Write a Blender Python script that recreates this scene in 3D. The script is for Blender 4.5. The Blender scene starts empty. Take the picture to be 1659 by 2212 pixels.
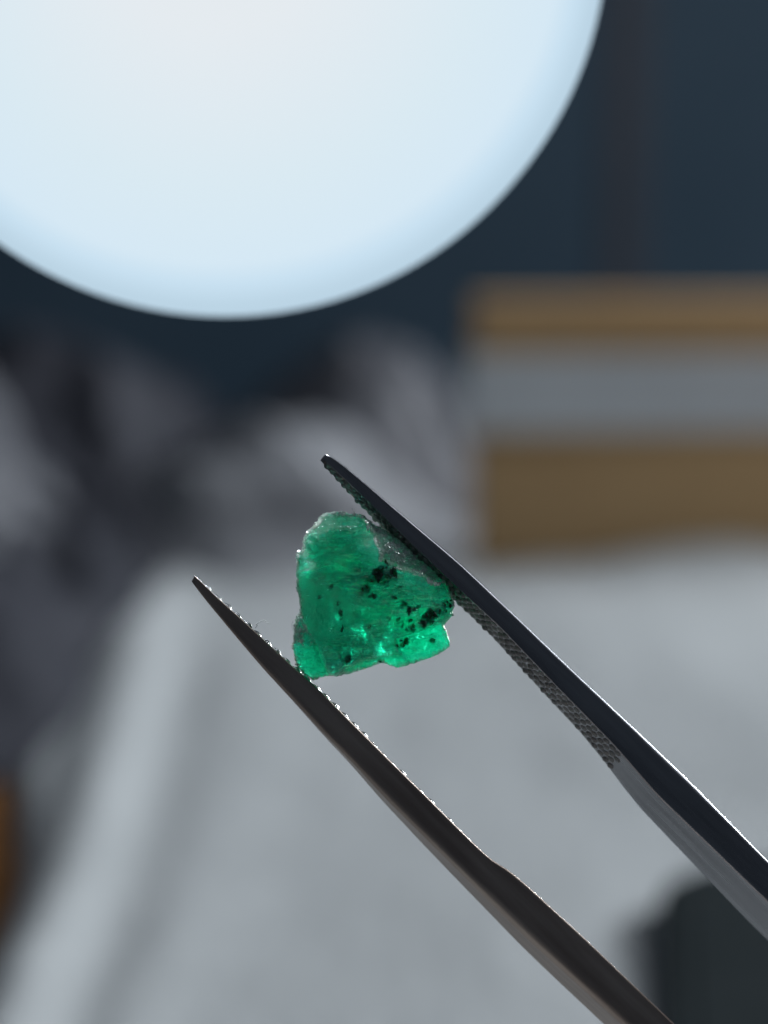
import bpy, bmesh, math, random
import numpy as np
from mathutils import Vector, Matrix, noise as mnoise

random.seed(7)
MM = 0.001
SC = bpy.context.scene
COL = SC.collection

# ------------------------------------------------------------------ camera
PITCH = math.radians(-12)            # the camera looks 12 degrees down
R3 = Matrix.Rotation(PITCH, 3, 'X')
DIST = 100.0                         # mm from lens to the stone
FIELD = 39.0                         # mm across the picture at the stone
PX = FIELD / 1659.0
cam_d = bpy.data.cameras.new('camera')
cam_d.sensor_fit = 'HORIZONTAL'
cam_d.sensor_width = 24.0
cam_d.lens = 24.0 * DIST / FIELD
cam_d.clip_start = 0.005
cam_d.clip_end = 20.0
cam_d.dof.use_dof = True
cam_d.dof.focus_distance = (DIST - 0.6) * MM
cam_d.dof.aperture_fstop = cam_d.lens / 3.8      # 3.8 mm pupil
cam = bpy.data.objects.new('camera', cam_d)
COL.objects.link(cam)
cam.location = R3 @ Vector((0, -DIST * MM, 0))
cam.rotation_euler = (math.radians(90) + PITCH, 0, 0)
SC.camera = cam
CAM = cam.location.copy()

# ------------------------------------------------------------------ world and light
W = bpy.data.worlds.new('World')
SC.world = W
W.use_nodes = True
bg = W.node_tree.nodes['Background']
bg.inputs['Color'].default_value = (0.62, 0.78, 1.0, 1)
bg.inputs['Strength'].default_value = 0.08

def area_light(name, loc, target, size, power, color):
    d = bpy.data.lights.new(name, 'AREA')
    d.shape = 'DISK'
    d.size = size
    d.energy = power
    d.color = color
    o = bpy.data.objects.new(name, d)
    COL.objects.link(o)
    o.location = loc
    o.rotation_euler = (Vector(target) - Vector(loc)).to_track_quat('-Z', 'Y').to_euler()
    return o
# soft daylight falling from high behind the table, a little from the right
area_light('window_light', (0.60, 0.37, 0.27), (0.0, 0.08, -0.03), 0.20, 5.4, (0.86, 0.94, 1.0))
area_light('fill_light', (0.38, 0.03, 0.44), (0.02, 0.08, -0.05), 0.20, 0.8, (0.90, 0.95, 1.0))  # added fill for the carton front and the highlight on the tweezer bevel

# narrow spot added off to the right, low behind the stone, so it glows
bl = bpy.data.lights.new('back_light', 'SPOT')
bl.energy = 11.0
bl.color = (0.95, 1.0, 0.98)
bl.spot_size = math.radians(4.0)
bl.spot_blend = 1.0
bl.shadow_soft_size = 0.012
blo = bpy.data.objects.new('back_light', bl)
COL.objects.link(blo)
blo.location = (0.125, 0.28, -0.045)
blo.rotation_euler = (Vector((0.0010, 0.0, -0.0058)) - Vector(blo.location)).to_track_quat('-Z', 'Y').to_euler()

SC.view_settings.view_transform = 'Standard'
SC.view_settings.look = 'None'
SC.view_settings.exposure = 0.0
SC.view_settings.gamma = 1.0
SC.view_settings.use_curve_mapping = False
SC.render.engine = 'CYCLES'
SC.cycles.use_denoising = True
SC.cycles.max_bounces = 18
SC.cycles.transmission_bounces = 14
SC.cycles.glossy_bounces = 6
SC.cycles.diffuse_bounces = 6
SC.cycles.volume_bounces = 5
SC.cycles.caustics_reflective = True
SC.cycles.caustics_refractive = True
SC.cycles.sample_clamp_indirect = 6.0

# ------------------------------------------------------------------ helpers
def loc_mm(u, v, y=0.0):
    """a point y mm behind the plane of focus, seen at (u, v) of a 1659 wide view; mm, tilted frame"""
    s = (DIST + y) / DIST
    return Vector(((u - 829.5) * PX * s, y, (1106 - v) * PX * s))

def world_pt(u, v, y=0.0):
    return R3 @ (loc_mm(u, v, y) * MM)

def ray(u, v):
    return (R3 @ Vector(((u - 829.5) * PX, DIST, (1106 - v) * PX))).normalized()

def on_plane(u, v, z):
    d = ray(u, v)
    return CAM + d * ((z - CAM.z) / d.z)

def obj(name, me, mat=None, parent=None):
    o = bpy.data.objects.new(name, me)
    COL.objects.link(o)
    if mat is not None and not me.materials:
        me.materials.append(mat)
    if parent is not None:
        o.parent = parent
    return o

def empty(name, loc=(0, 0, 0), rot=(0, 0, 0)):
    o = bpy.data.objects.new(name, None)
    o.empty_display_size = 0.01
    o.location = loc
    o.rotation_euler = rot
    COL.objects.link(o)
    return o

def tag(o, label=None, cat=None, group=None, kind=None):
    if label: o['label'] = label
    if cat: o['category'] = cat
    if group: o['group'] = group
    if kind: o['kind'] = kind
    return o

def mesh(name, verts, faces, smooth=True):
    me = bpy.data.meshes.new(name)
    me.from_pydata([tuple(v) for v in verts], [], [tuple(f) for f in faces])
    me.validate()
    me.update()
    bm = bmesh.new()
    bm.from_mesh(me)
    bmesh.ops.recalc_face_normals(bm, faces=bm.faces)
    bm.to_mesh(me)
    bm.free()
    if smooth:
        me.polygons.foreach_set('use_smooth', [True] * len(me.polygons))
    return me

# numpy value noise -------------------------------------------------
def _hash(i, j, k, seed):
    h = (i * 374761393 + j * 668265263 + k * 2147483647 + seed * 1274126177) & 0xFFFFFFFF
    h = ((h ^ (h >> 13)) * 1274126177) & 0xFFFFFFFF
    h = ((h ^ (h >> 16)) * 2246822519) & 0xFFFFFFFF
    return ((h ^ (h >> 15)) & 0xFFFFFF) / float(0xFFFFFF)

def vnoise(x, y, z=0.0, seed=0):
    x, y, z = np.broadcast_arrays(np.asarray(x, float), np.asarray(y, float), np.asarray(z, float))
    i = np.floor(x).astype(np.int64); j = np.floor(y).astype(np.int64); k = np.floor(z).astype(np.int64)
    fx = x - i; fy = y - j; fz = z - k
    fx = fx * fx * (3 - 2 * fx); fy = fy * fy * (3 - 2 * fy); fz = fz * fz * (3 - 2 * fz)
    r = 0
    for a in (0, 1):
        for b in (0, 1):
            for c in (0, 1):
                w = (fx if a else 1 - fx) * (fy if b else 1 - fy) * (fz if c else 1 - fz)
                r = r + w * _hash(i + a, j + b, k + c, seed)
    return r * 2 - 1

def fbm(x, y, z=0.0, octv=4, seed=0, gain=0.5, ridged=False):
    a, s, t = 1.0, 0.0, 0.0
    for o in range(octv):
        n = vnoise(x, y, z, seed + o * 17)
        if ridged:
            n = 1 - 2 * np.abs(n)
        s = s + a * n
        t += a
        a *= gain
        x = x * 2.03; y = y * 2.03; z = z * 2.03
    return s / t

def sstep(a, b, x):
    t = np.clip((x - a) / (b - a), 0, 1)
    return t * t * (3 - 2 * t)

def sdf_poly(px, pz, poly):
    """signed distance, positive inside"""
    poly = np.asarray(poly, float)
    d = np.full(px.shape, 1e9)
    inside = np.zeros(px.shape, bool)
    n = len(poly)
    for a in range(n):
        x0, z0 = poly[a]
        x1, z1 = poly[(a + 1) % n]
        ex, ez = x1 - x0, z1 - z0
        t = np.clip(((px - x0) * ex + (pz - z0) * ez) / (ex * ex + ez * ez + 1e-12), 0, 1)
        d = np.minimum(d, np.hypot(px - x0 - t * ex, pz - z0 - t * ez))
        cross = ((z0 > pz) != (z1 > pz)) & (px < (x1 - x0) * (pz - z0) / ((z1 - z0) if z1 != z0 else 1e-12) + x0)
        inside ^= cross
    return np.where(inside, d, -d)

# ------------------------------------------------------------------ materials
def new_mat(name):
    m = bpy.data.materials.new(name)
    m.use_nodes = True
    nt = m.node_tree
    nt.nodes.clear()
    out = nt.nodes.new('ShaderNodeOutputMaterial')
    return m, nt, out

def N(nt, typ, **kw):
    n = nt.nodes.new(typ)
    for k, v in kw.items():
        if k.startswith('i_'):
            n.inputs[k[2:].replace('_', ' ')].default_value = v
        else:
            setattr(n, k, v)
    return n

def simple_mat(name, c1, c2, scale, rough=0.6, metallic=0.0, bump=0.0, bump_scale=None, detail=6.0,
               stretch=(1, 1, 1), rough_var=0.0, spec=0.5, ramp=(0.35, 0.65), sheen=0.0, rot=(0, 0, 0)):
    m, nt, out = new_mat(name)
    L = nt.links.new
    tc = N(nt, 'ShaderNodeTexCoord')
    mp = N(nt, 'ShaderNodeMapping')
    mp.inputs['Scale'].default_value = stretch
    m0 = N(nt, 'ShaderNodeMapping'); m0.inputs['Rotation'].default_value = rot
    L(tc.outputs['Object'], m0.inputs['Vector'])
    L(m0.outputs['Vector'], mp.inputs['Vector'])
    no = N(nt, 'ShaderNodeTexNoise')
    no.inputs['Scale'].default_value = scale
    no.inputs['Detail'].default_value = detail
    L(mp.outputs['Vector'], no.inputs['Vector'])
    cr = N(nt, 'ShaderNodeValToRGB')
    cr.color_ramp.elements[0].color = (*c1, 1)
    cr.color_ramp.elements[1].color = (*c2, 1)
    cr.color_ramp.elements[0].position = ramp[0]
    cr.color_ramp.elements[1].position = ramp[1]
    L(no.outputs['Fac'], cr.inputs['Fac'])
    p = N(nt, 'ShaderNodeBsdfPrincipled')
    p.inputs['Metallic'].default_value = metallic
    p.inputs['Specular IOR Level'].default_value = spec
    p.inputs['Sheen Weight'].default_value = sheen
    L(cr.outputs['Color'], p.inputs['Base Color'])
    mr = N(nt, 'ShaderNodeMapRange')
    mr.inputs['To Min'].default_value = max(0.02, rough - rough_var)
    mr.inputs['To Max'].default_value = min(1, rough + rough_var)
    L(no.outputs['Fac'], mr.inputs['Value'])
    L(mr.outputs['Result'], p.inputs['Roughness'])
    if bump:
        n2 = N(nt, 'ShaderNodeTexNoise')
        n2.inputs['Scale'].default_value = bump_scale or scale * 3
        n2.inputs['Detail'].default_value = 5
        L(mp.outputs['Vector'], n2.inputs['Vector'])
        b = N(nt, 'ShaderNodeBump')
        b.inputs['Strength'].default_value = 1.0
        b.inputs['Distance'].default_value = bump
        L(n2.outputs['Fac'], b.inputs['Height'])
        L(b.outputs['Normal'], p.inputs['Normal'])
    L(p.outputs['BSDF'], out.inputs['Surface'])
    return m

M = {}
M['steel'] = simple_mat('brushed_steel', (0.145, 0.145, 0.155), (0.25, 0.25, 0.265), 900, rough=0.27, metallic=1.0,
                        bump=0.000010, bump_scale=3000, rough_var=0.12, stretch=(0.09, 1, 1.3), rot=(0, math.radians(-44), 0))
M['warm_steel'] = simple_mat('warm_reflection_steel', (0.26, 0.20, 0.17), (0.40, 0.325, 0.28), 900, rough=0.42, metallic=1.0,
                              bump=0.000014, bump_scale=2600, rough_var=0.12, stretch=(0.12, 1, 1.3), rot=(0, math.radians(-44), 0))  # brown tint stands in for warmer reflections on the lower arm
M['grip_steel'] = simple_mat('worn_grip_steel', (0.10, 0.10, 0.10), (0.30, 0.29, 0.28), 1500, rough=0.36, metallic=1.0,
                             bump=0.00003, bump_scale=6000, rough_var=0.15)
M['cloth'] = simple_mat('white_cotton', (0.46, 0.47, 0.472), (0.52, 0.53, 0.532), 40, rough=0.9, bump=0.0004, bump_scale=500, spec=0.2)
M['grey_cloth'] = simple_mat('grey_cloth', (0.08, 0.08, 0.092), (0.135, 0.135, 0.15), 60, rough=0.6, bump=0.0005, bump_scale=300, spec=0.4)
M['pale_grey'] = simple_mat('pale_grey_cloth', (0.25, 0.25, 0.265), (0.31, 0.31, 0.325), 60, rough=0.8, bump=0.0005, bump_scale=300, spec=0.2)
M['dark_cloth'] = simple_mat('dark_cloth', (0.027, 0.028, 0.037), (0.050, 0.050, 0.062), 45, rough=0.7, bump=0.0005, bump_scale=300, spec=0.3)
M['wood'] = simple_mat('orange_wood', (0.26, 0.10, 0.02), (0.40, 0.17, 0.04), 30, rough=0.45, stretch=(1, 8, 1), bump=0.0001)
M['card'] = simple_mat('brown_card', (0.44, 0.28, 0.135), (0.54, 0.355, 0.18), 25, rough=0.8, stretch=(0.4, 1, 2), spec=0.3)
M['band'] = simple_mat('grey_paper', (0.56, 0.59, 0.61), (0.62, 0.65, 0.67), 40, rough=0.8, spec=0.3)
M['wall'] = simple_mat('navy_wall', (0.031, 0.054, 0.078), (0.041, 0.066, 0.092), 9, rough=0.8, spec=0.2)
M['post'] = simple_mat('red_brown_post', (0.046, 0.052, 0.066), (0.054, 0.056, 0.068), 30, rough=0.6, spec=0.2)
M['black'] = simple_mat('black_slab', (0.012, 0.018, 0.02), (0.02, 0.026, 0.028), 80, rough=0.55, spec=0.2)
M['lamp_white'] = simple_mat('lamp_plastic', (0.78, 0.80, 0.82), (0.84, 0.85, 0.86), 60, rough=0.35)
M['lint'] = simple_mat('white_lint', (0.75, 0.78, 0.78), (0.9, 0.9, 0.9), 4000, rough=0.6)

# ------------------------------------------------------------------ the setting
ZT = -0.074                          # table top
def box_mesh(name, x0, x1, y0, y1, z0, z1, bevel=0.0, seg=3):
    bm = bmesh.new()
    bmesh.ops.create_cube(bm, size=1.0)
    for v in bm.verts:
        v.co = Vector(((x0 + x1) / 2 + v.co.x * (x1 - x0), (y0 + y1) / 2 + v.co.y * (y1 - y0), (z0 + z1) / 2 + v.co.z * (z1 - z0)))
    if bevel:
        bmesh.ops.bevel(bm, geom=bm.edges[:], offset=bevel, segments=seg, profile=0.5, affect='EDGES')
    me = bpy.data.meshes.new(name)
    bm.to_mesh(me)
    bm.free()
    return me

tag(obj('table_top', box_mesh('table_top', -0.088, 0.55, -0.048, 0.47, ZT - 0.03, ZT, 0.003), M['wood']), kind='structure')
tag(obj('wall', box_mesh('wall', -0.9, 0.9, 0.70, 0.72, -0.6, 0.5), M['wall']), kind='structure')
a = CAM + ray(1332, 300) * 0.62; b = CAM + ray(1412, 300) * 0.62
post = obj('wall_batten', box_mesh('wall_batten', a.x * 1.26, b.x * 1.26, 0.6985, 0.6998, -0.6, 0.5, 0.0003), M['post'])
tag(post, 'dark reddish brown upright batten on the navy wall', 'batten')

# carton ------------------------------------------------------------
def carton():
    base = on_plane(1022, 1256, ZT)
    h_top = None
    d = ray(1300, 650); t = (base.y - CAM.y) / d.y
    top = CAM.z + d.z * t
    z1 = ray(1300, 766); z1 = CAM.z + z1.z * (base.y - CAM.y) / z1.y
    z2 = ray(1300, 932); z2 = CAM.z + z2.z * (base.y - CAM.y) / z2.y
    r = empty('carton', (base.x, base.y, ZT), (0, 0, math.radians(2.0)))
    H = top - ZT
    wx, dy = 0.135, 0.009
    obj('body', box_mesh('carton_body', 0, wx, 0, dy, 0.0, H - 0.012, 0.0012), M['card'], r)
    obj('lid', box_mesh('carton_lid', -0.0002, wx + 0.0002, -0.0002, dy + 0.0002, H - 0.0119, H, 0.0006), M['card'], r)
    obj('label_band', box_mesh('carton_band', -0.0017, 0.0 + wx * 0.485, -0.0019, dy + 0.0019, z2 - ZT, z1 - ZT, 0.0002), M['band'], r)
    tag(r, 'brown cardboard carton with a wide grey band, behind the white cloth', 'carton')
carton()

# white cloth -------------------------------------------------------
def white_cloth():
    vs = np.concatenate([np.linspace(1205, 1300, 16), np.linspace(1310, 2300, 100), np.linspace(2330, 3300, 26), np.linspace(3400, 6500, 16)])
    kv = [1205, 1260, 1330, 1500, 1700, 1800, 1950, 2150, 2212, 2500, 3300, 6500]
    ku = [430, 385, 325, 165, 38, 42, 44, -20, -60, -500, -2200, -7000]
    nu = 170
    verts = []
    for v in vs:
        ul = np.interp(v, kv, ku)
        ur = np.interp(v, [1205, 2212, 3300, 6500], [2500, 2500, 3600, 8000])
        s = np.linspace(0, 1, nu) ** 1.15
        for q in s:
            u = ul + (ur - ul) * q
            vt = np.interp(u, [420, 520, 640, 800, 930, 1040], [1150, 1145, 1140, 1140, 1160, 1205])
            vv = v - (1205 - vt) * sstep(1620, 1205, v)
            p = on_plane(float(u), float(vv), ZT)
            verts.append((p.x, p.y, u, vv, u - ul))
    A = np.array(verts)
    x, y, u, v, du = A.T
    z = 0.0032 + 0.0026 * fbm(x * 13, y * 13, 0, 2, 3) + 0.0004 * fbm(x * 50, y * 50, 0, 3, 9, ridged=True)
    # long soft folds that run along the left border
    ur = np.interp(v, [1205, 1400, 1500, 1800, 2000, 2212, 3300], [420, 300, 285, 205, 150, 70, -260])
    w = np.interp(v, [1205, 2212], [75, 95])
    z += 0.0032 * np.exp(-((u - ur) / w) ** 2) * sstep(1230, 1420, v)
    z += 0.004 * np.exp(-((u - ur - 260) / 120) ** 2) * sstep(1300, 1500, v) * 0.25
    # the back of the cloth is pushed up against the carton
    z += 0.0045 * np.exp(-((u - 1530) / 200) ** 2) * sstep(1330, 1205, v)
    z += 0.0006 * np.exp(-((u - 1100) / 160) ** 2) * sstep(1300, 1205, v)
    up = sstep(1400, 1080, v) * sstep(1080, 850, u)
    z += up * (0.003 + 0.005 * np.exp(-((u - 600) / 230) ** 2) + 0.003 * fbm(x * 45, y * 30, 0, 4, 13, ridged=True))
    z *= sstep(-5, 45, du) * 0.9 + 0.1
    z = np.maximum(z, 0.0008)
    n = len(vs)
    P = np.stack([x, y, ZT + z], 1)
    F = [(i * nu + j, i * nu + j + 1, (i + 1) * nu + j + 1, (i + 1) * nu + j) for i in range(n - 1) for j in range(nu - 1)]
    me = mesh('white_cloth', P, F)
    o = obj('white_cloth', me, M['cloth'])
    sm = o.modifiers.new('thickness', 'SOLIDIFY')
    sm.thickness = 0.0007
    tag(o, 'rumpled white cloth spread over the wooden table', 'cloth')
white_cloth()

# heaps of crumpled cloth --------------------------------------------
def heap(name, blobs, mat, label, cat, seed, amp=0.007, freq=45, group=None):
    """one crumpled piece of fabric: a lumpy height field draped over several soft mounds"""
    xs = [b[0] for b in blobs]; ys = [b[1] for b in blobs]
    rx = max(b[2] for b in blobs); ry = max(b[3] for b in blobs)
    x0, x1 = min(xs) - rx * 1.05, max(xs) + rx * 1.05
    y0, y1 = min(ys) - ry * 1.05, max(ys) + ry * 1.05
    n = 110
    gx, gy = np.meshgrid(np.linspace(x0, x1, n), np.linspace(y0, y1, n))
    h = np.zeros_like(gx)
    for bx_, by_, rx_, ry_, hh in blobs:
        wob = 1 + 0.22 * fbm(gx * 25, gy * 25, 0, 3, seed)
        d = np.sqrt(((gx - bx_) / rx_) ** 2 + ((gy - by_) / ry_) ** 2) / wob
        h = h + hh * np.clip(1 - d ** 2, 0, 1) ** 1.4
    edge = sstep(0.0, 0.01, h)
    gu, gw = gx * 0.8 + gy * 0.6, gy * 0.8 - gx * 0.6
    cr = fbm(gu * freq * 1.3, gw * freq * 0.55, h * freq * 0.6, 4, seed + 5, ridged=True)
    h2 = h + edge * amp * cr
    sx = edge * amp * 0.8 * fbm(gx * freq, gy * freq, h * freq, 3, seed + 11)
    keep = h > 0.0005
    idx = -np.ones(gx.shape, int)
    V, F = [], []
    for i in range(n):
        for j in range(n):
            if keep[max(0, i - 1):i + 2, max(0, j - 1):j + 2].any():
                idx[i, j] = len(V)
                V.append((gx[i, j] + sx[i, j], gy[i, j], ZT + 0.001 + max(0.0, h2[i, j])))
    for i in range(n - 1):
        for j in range(n - 1):
            q = (idx[i, j], idx[i, j + 1], idx[i + 1, j + 1], idx[i + 1, j])
            if min(q) >= 0:
                F.append(q)
    me = mesh(name, V, F)
    o = obj(name, me, mat)
    sm = o.modifiers.new('smooth', 'SUBSURF'); sm.levels = 1; sm.render_levels = 1
    so = o.modifiers.new('thickness', 'SOLIDIFY'); so.thickness = 0.0008
    return tag(o, label, cat, group)

def pl(u, v):
    p = on_plane(u, v, ZT)
    return p.x, p.y
g1, g2, g3 = pl(740, 1110), pl(890, 1120), pl(560, 1130)
heap('crumpled_cloth', [(g1[0] - 0.002, g1[1] + 0.008, 0.042, 0.048, 0.026), (g2[0] - 0.004, g2[1] + 0.006, 0.024, 0.036, 0.012)],
     M['grey_cloth'], 'crumpled light grey cloth heaped beside the carton', 'cloth', 21, 0.009, 48)
heap('pale_cloth', [(g3[0] - 0.001, g3[1] - 0.024, 0.036, 0.06, 0.021), (g3[0] + 0.020, g3[1] - 0.030, 0.036, 0.05, 0.006)],
     M['pale_grey'], 'pale grey crumpled cloth peak at the back corner of the white cloth', 'cloth', 57, 0.005, 40)
d1, d2, d3 = pl(200, 1130), pl(60, 1350), pl(-60, 1560)
heap('dark_garment', [(d1[0] - 0.012, d1[1] + 0.012, 0.062, 0.05, 0.036), (d2[0] - 0.016, d2[1], 0.05, 0.05, 0.020), (pl(190, 1215)[0], pl(190, 1215)[1], 0.03, 0.05, 0.008), (d3[0] - 0.014, d3[1], 0.036, 0.042, 0.012)],
     M['dark_cloth'], 'dark navy rumpled garment left of the white cloth', 'garment', 31, 0.008, 40)
f1 = pl(-120, 1330)
heap('rolled_cloth', [(f1[0] - 0.004, f1[1], 0.036, 0.04, 0.042)],
     M['grey_cloth'], 'pale grey folded cloth lying on the dark garment at the far left', 'cloth', 41, 0.009, 60)

# black slab ----------------------------------------------------------
def slab():
    zt = ZT + 0.0080
    p0 = on_plane(1420, 1850, zt)
    p1 = on_plane(1428, 2230, zt)
    d = (p0 - p1); yaw = math.atan2(-d.x, d.y)
    r = empty('smartphone', (p0.x, p0.y, ZT + 0.0015), (0, 0, yaw))
    Wd, Ln, Th, Rr = 0.074, 0.125, 0.0065, 0.011
    def rr(inset, z):
        pts = []
        for cx, cy, a0 in ((Wd - Rr, -Rr, 0), (Rr, -Rr, 90), (Rr, -Ln + Rr, 180), (Wd - Rr, -Ln + Rr, 270)):
            for k in range(9):
                a = math.radians(a0 + k * 90 / 8)
                pts.append((cx + (Rr - inset) * math.cos(a), cy + (Rr - inset) * math.sin(a), z))
        return pts
    V, F = [], []
    rings = [rr(0.0012, 0), rr(0.0003, 0.0006), rr(0, 0.0018), rr(0, Th - 0.0018), rr(0.0003, Th - 0.0006), rr(0.0012, Th)]
    for q in rings: V += q
    n = len(rings[0])
    for k in range(len(rings) - 1):
        for j in range(n):
            F.append((k * n + j, k * n + (j + 1) % n, (k + 1) * n + (j + 1) % n, (k + 1) * n + j))
    F.append(tuple(range(n))[::-1]); F.append(tuple(range((len(rings) - 1) * n, len(rings) * n)))
    obj('case', mesh('phone_case', V, F, False), M['black'], r)
    rg = rr(0.0035, Th + 0.00025)
    me = mesh('phone_screen', rg + rr(0.0035, Th + 0.00002), [tuple(range(n))] + [(j, (j + 1) % n, n + (j + 1) % n, n + j) for j in range(n)], False)
    obj('screen', me, M['black'], r)
    tag(r, 'black round-cornered phone lying on the white cloth, lower right', 'phone')
slab()

# ------------------------------------------------------------------ lamp
def lathe(name, prof, seg=128, close=False):
    """profile of (radius, y) spun round the y axis"""
    V, F = [], []
    for r, y in prof:
        for k in range(seg):
            a = 2 * math.pi * k / seg
            V.append((r * math.cos(a), y, r * math.sin(a)))
    n = len(prof)
    for i in range(n - 1 if not close else n):
        for k in range(seg):
            a, b = i * seg + k, i * seg + (k + 1) % seg
            c, d = ((i + 1) % n) * seg + (k + 1) % seg, ((i + 1) % n) * seg + k
            F.append((a, b, c, d))
    if not close:
        F.append(tuple(range(seg)))
        F.append(tuple(range((n - 1) * seg, n * seg)))
    return mesh(name, V, F)

def tube(name, pts, rad, seg=10, mat=None, parent=None, taper=None):
    V, F = [], []
    pts = [Vector(p) for p in pts]
    for i, p in enumerate(pts):
        t = (pts[min(i + 1, len(pts) - 1)] - pts[max(i - 1, 0)]).normalized()
        a = t.cross(Vector((0.31, 0.83, 0.46))).normalized()
        b = t.cross(a)
        r = rad * (taper[i] if taper else 1)
        for k in range(seg):
            an = 2 * math.pi * k / seg
            V.append(p + a * (r * math.cos(an)) + b * (r * math.sin(an)))
    for i in range(len(pts) - 1):
        for k in range(seg):
            F.append((i * seg + k, i * seg + (k + 1) % seg, (i + 1) * seg + (k + 1) % seg, (i + 1) * seg + k))
    F.append(tuple(range(seg))); F.append(tuple(range((len(pts) - 1) * seg, len(pts) * seg)))
    return obj(name, mesh(name, V, F), mat, parent)

LAMP_Y = 18.0
def lamp():
    c = world_pt(480, -153, LAMP_Y)
    rad = 833 * PX * (DIST + LAMP_Y) / DIST * MM
    r = empty('round_lamp', c, (PITCH, 0, 0))
    m, nt, out = new_mat('lit_diffuser')
    L = nt.links.new
    tc = N(nt, 'ShaderNodeTexCoord')
    ln = N(nt, 'ShaderNodeVectorMath', operation='LENGTH')
    L(tc.outputs['Object'], ln.inputs[0])
    mr = N(nt, 'ShaderNodeMapRange')
    mr.inputs['From Max'].default_value = rad
    L(ln.outputs['Value'], mr.inputs['Value'])
    cr = N(nt, 'ShaderNodeValToRGB')
    el = cr.color_ramp.elements
    el[0].position = 0.0; el[0].color = (0.78, 0.82, 0.84, 1)
    el[1].position = 0.98; el[1].color = (0.50, 0.66, 0.78, 1)
    for p_, c_ in ((0.35, (0.78, 0.83, 0.87, 1)), (0.70, (0.70, 0.82, 0.89, 1)), (0.88, (0.67, 0.81, 0.91, 1)), (0.93, (0.58, 0.75, 0.88, 1))):
        e = el.new(p_); e.color = c_
    L(mr.outputs['Result'], cr.inputs['Fac'])
    em = N(nt, 'ShaderNodeEmission')
    em.inputs['Strength'].default_value = 1.0
    L(cr.outputs['Color'], em.inputs['Color'])
    L(em.outputs['Emission'], out.inputs['Surface'])
    prof = [(rad * q, -0.0045 * math.sqrt(max(0, 1 - q * q)) + 0.0002) for q in (0.02, 0.2, 0.4, 0.6, 0.75, 0.86, 0.93, 0.97, 0.99, 1.0)]
    V = lathe('diffuser', prof + [(rad * 0.995, 0.0022), (rad * 0.97, 0.0032), (rad * 0.02, 0.0032)])
    obj('diffuser', V, m, r)
    rim = [(rad * 0.90, 0.0034), (rad * 0.965, 0.0034), (rad * 0.975, 0.004), (rad * 0.975, 0.006), (rad * 0.90, 0.006)]
    obj('rim', lathe('lamp_rim', rim, close=True), M['lamp_white'], r)
    hs = [(rad * 0.96, 0.0062), (rad * 0.95, 0.009), (rad * 0.8, 0.014), (rad * 0.4, 0.0175), (rad * 0.02, 0.018)]
    obj('housing', lathe('lamp_housing', hs), M['lamp_white'], r)
    pts = []
    for k in range(24):
        t = k / 23
        pts.append((-0.01 * t - 0.10 * t * t, 0.017 + 0.06 * math.sin(t * 2.2), 0.004 + 0.13 * t - 0.02 * t * t))
    tube('gooseneck', pts, 0.0035, 14, M['lamp_white'], r)
    # the lamp's own beam, thrown from the middle of its face
    d = bpy.data.lights.new('lamp_beam', 'SPOT')
    d.energy = 0.32
    d.color = (0.90, 0.96, 1.0)
    d.spot_size = math.radians(75)
    d.spot_blend = 0.5
    d.shadow_soft_size = 0.006
    lo = bpy.data.objects.new('lamp_beam', d)
    COL.objects.link(lo)
    p_ = world_pt(500, -340, LAMP_Y - 4)
    lo.parent = r
    lo.location = Matrix.Rotation(-PITCH, 3, 'X') @ (p_ - c)
    tg = loc_mm(820, 1320, 0) * MM - loc_mm(480, -153, LAMP_Y) * MM
    lo.rotation_euler = (tg - lo.location).to_track_quat('-Z', 'Y').to_euler()
    tag(r, 'lit round white lamp head behind the emerald, cut by the picture edge', 'lamp')
lamp()

# ------------------------------------------------------------------ tweezers
def interp_path(pts, n):
    """resample a polyline of (u, v) smoothly by arc length"""
    P = np.array(pts, float)
    s = np.concatenate([[0], np.cumsum(np.hypot(*np.diff(P, axis=0).T))])
    t = np.linspace(0, s[-1], n)
    return np.stack([np.interp(t, s, P[:, 0]), np.interp(t, s, P[:, 1])], 1), t

def smooth_arr(a, k=3):
    for _ in range(k):
        b = a.copy()
        b[1:-1] = 0.25 * a[:-2] + 0.5 * a[1:-1] + 0.25 * a[2:]
        a = b
    return a

tw_root = empty('tweezers', (0, 0, 0), (PITCH, 0, 0))
tag(tw_root, 'dark steel serrated tweezers gripping the emerald', 'tweezers')

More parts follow.
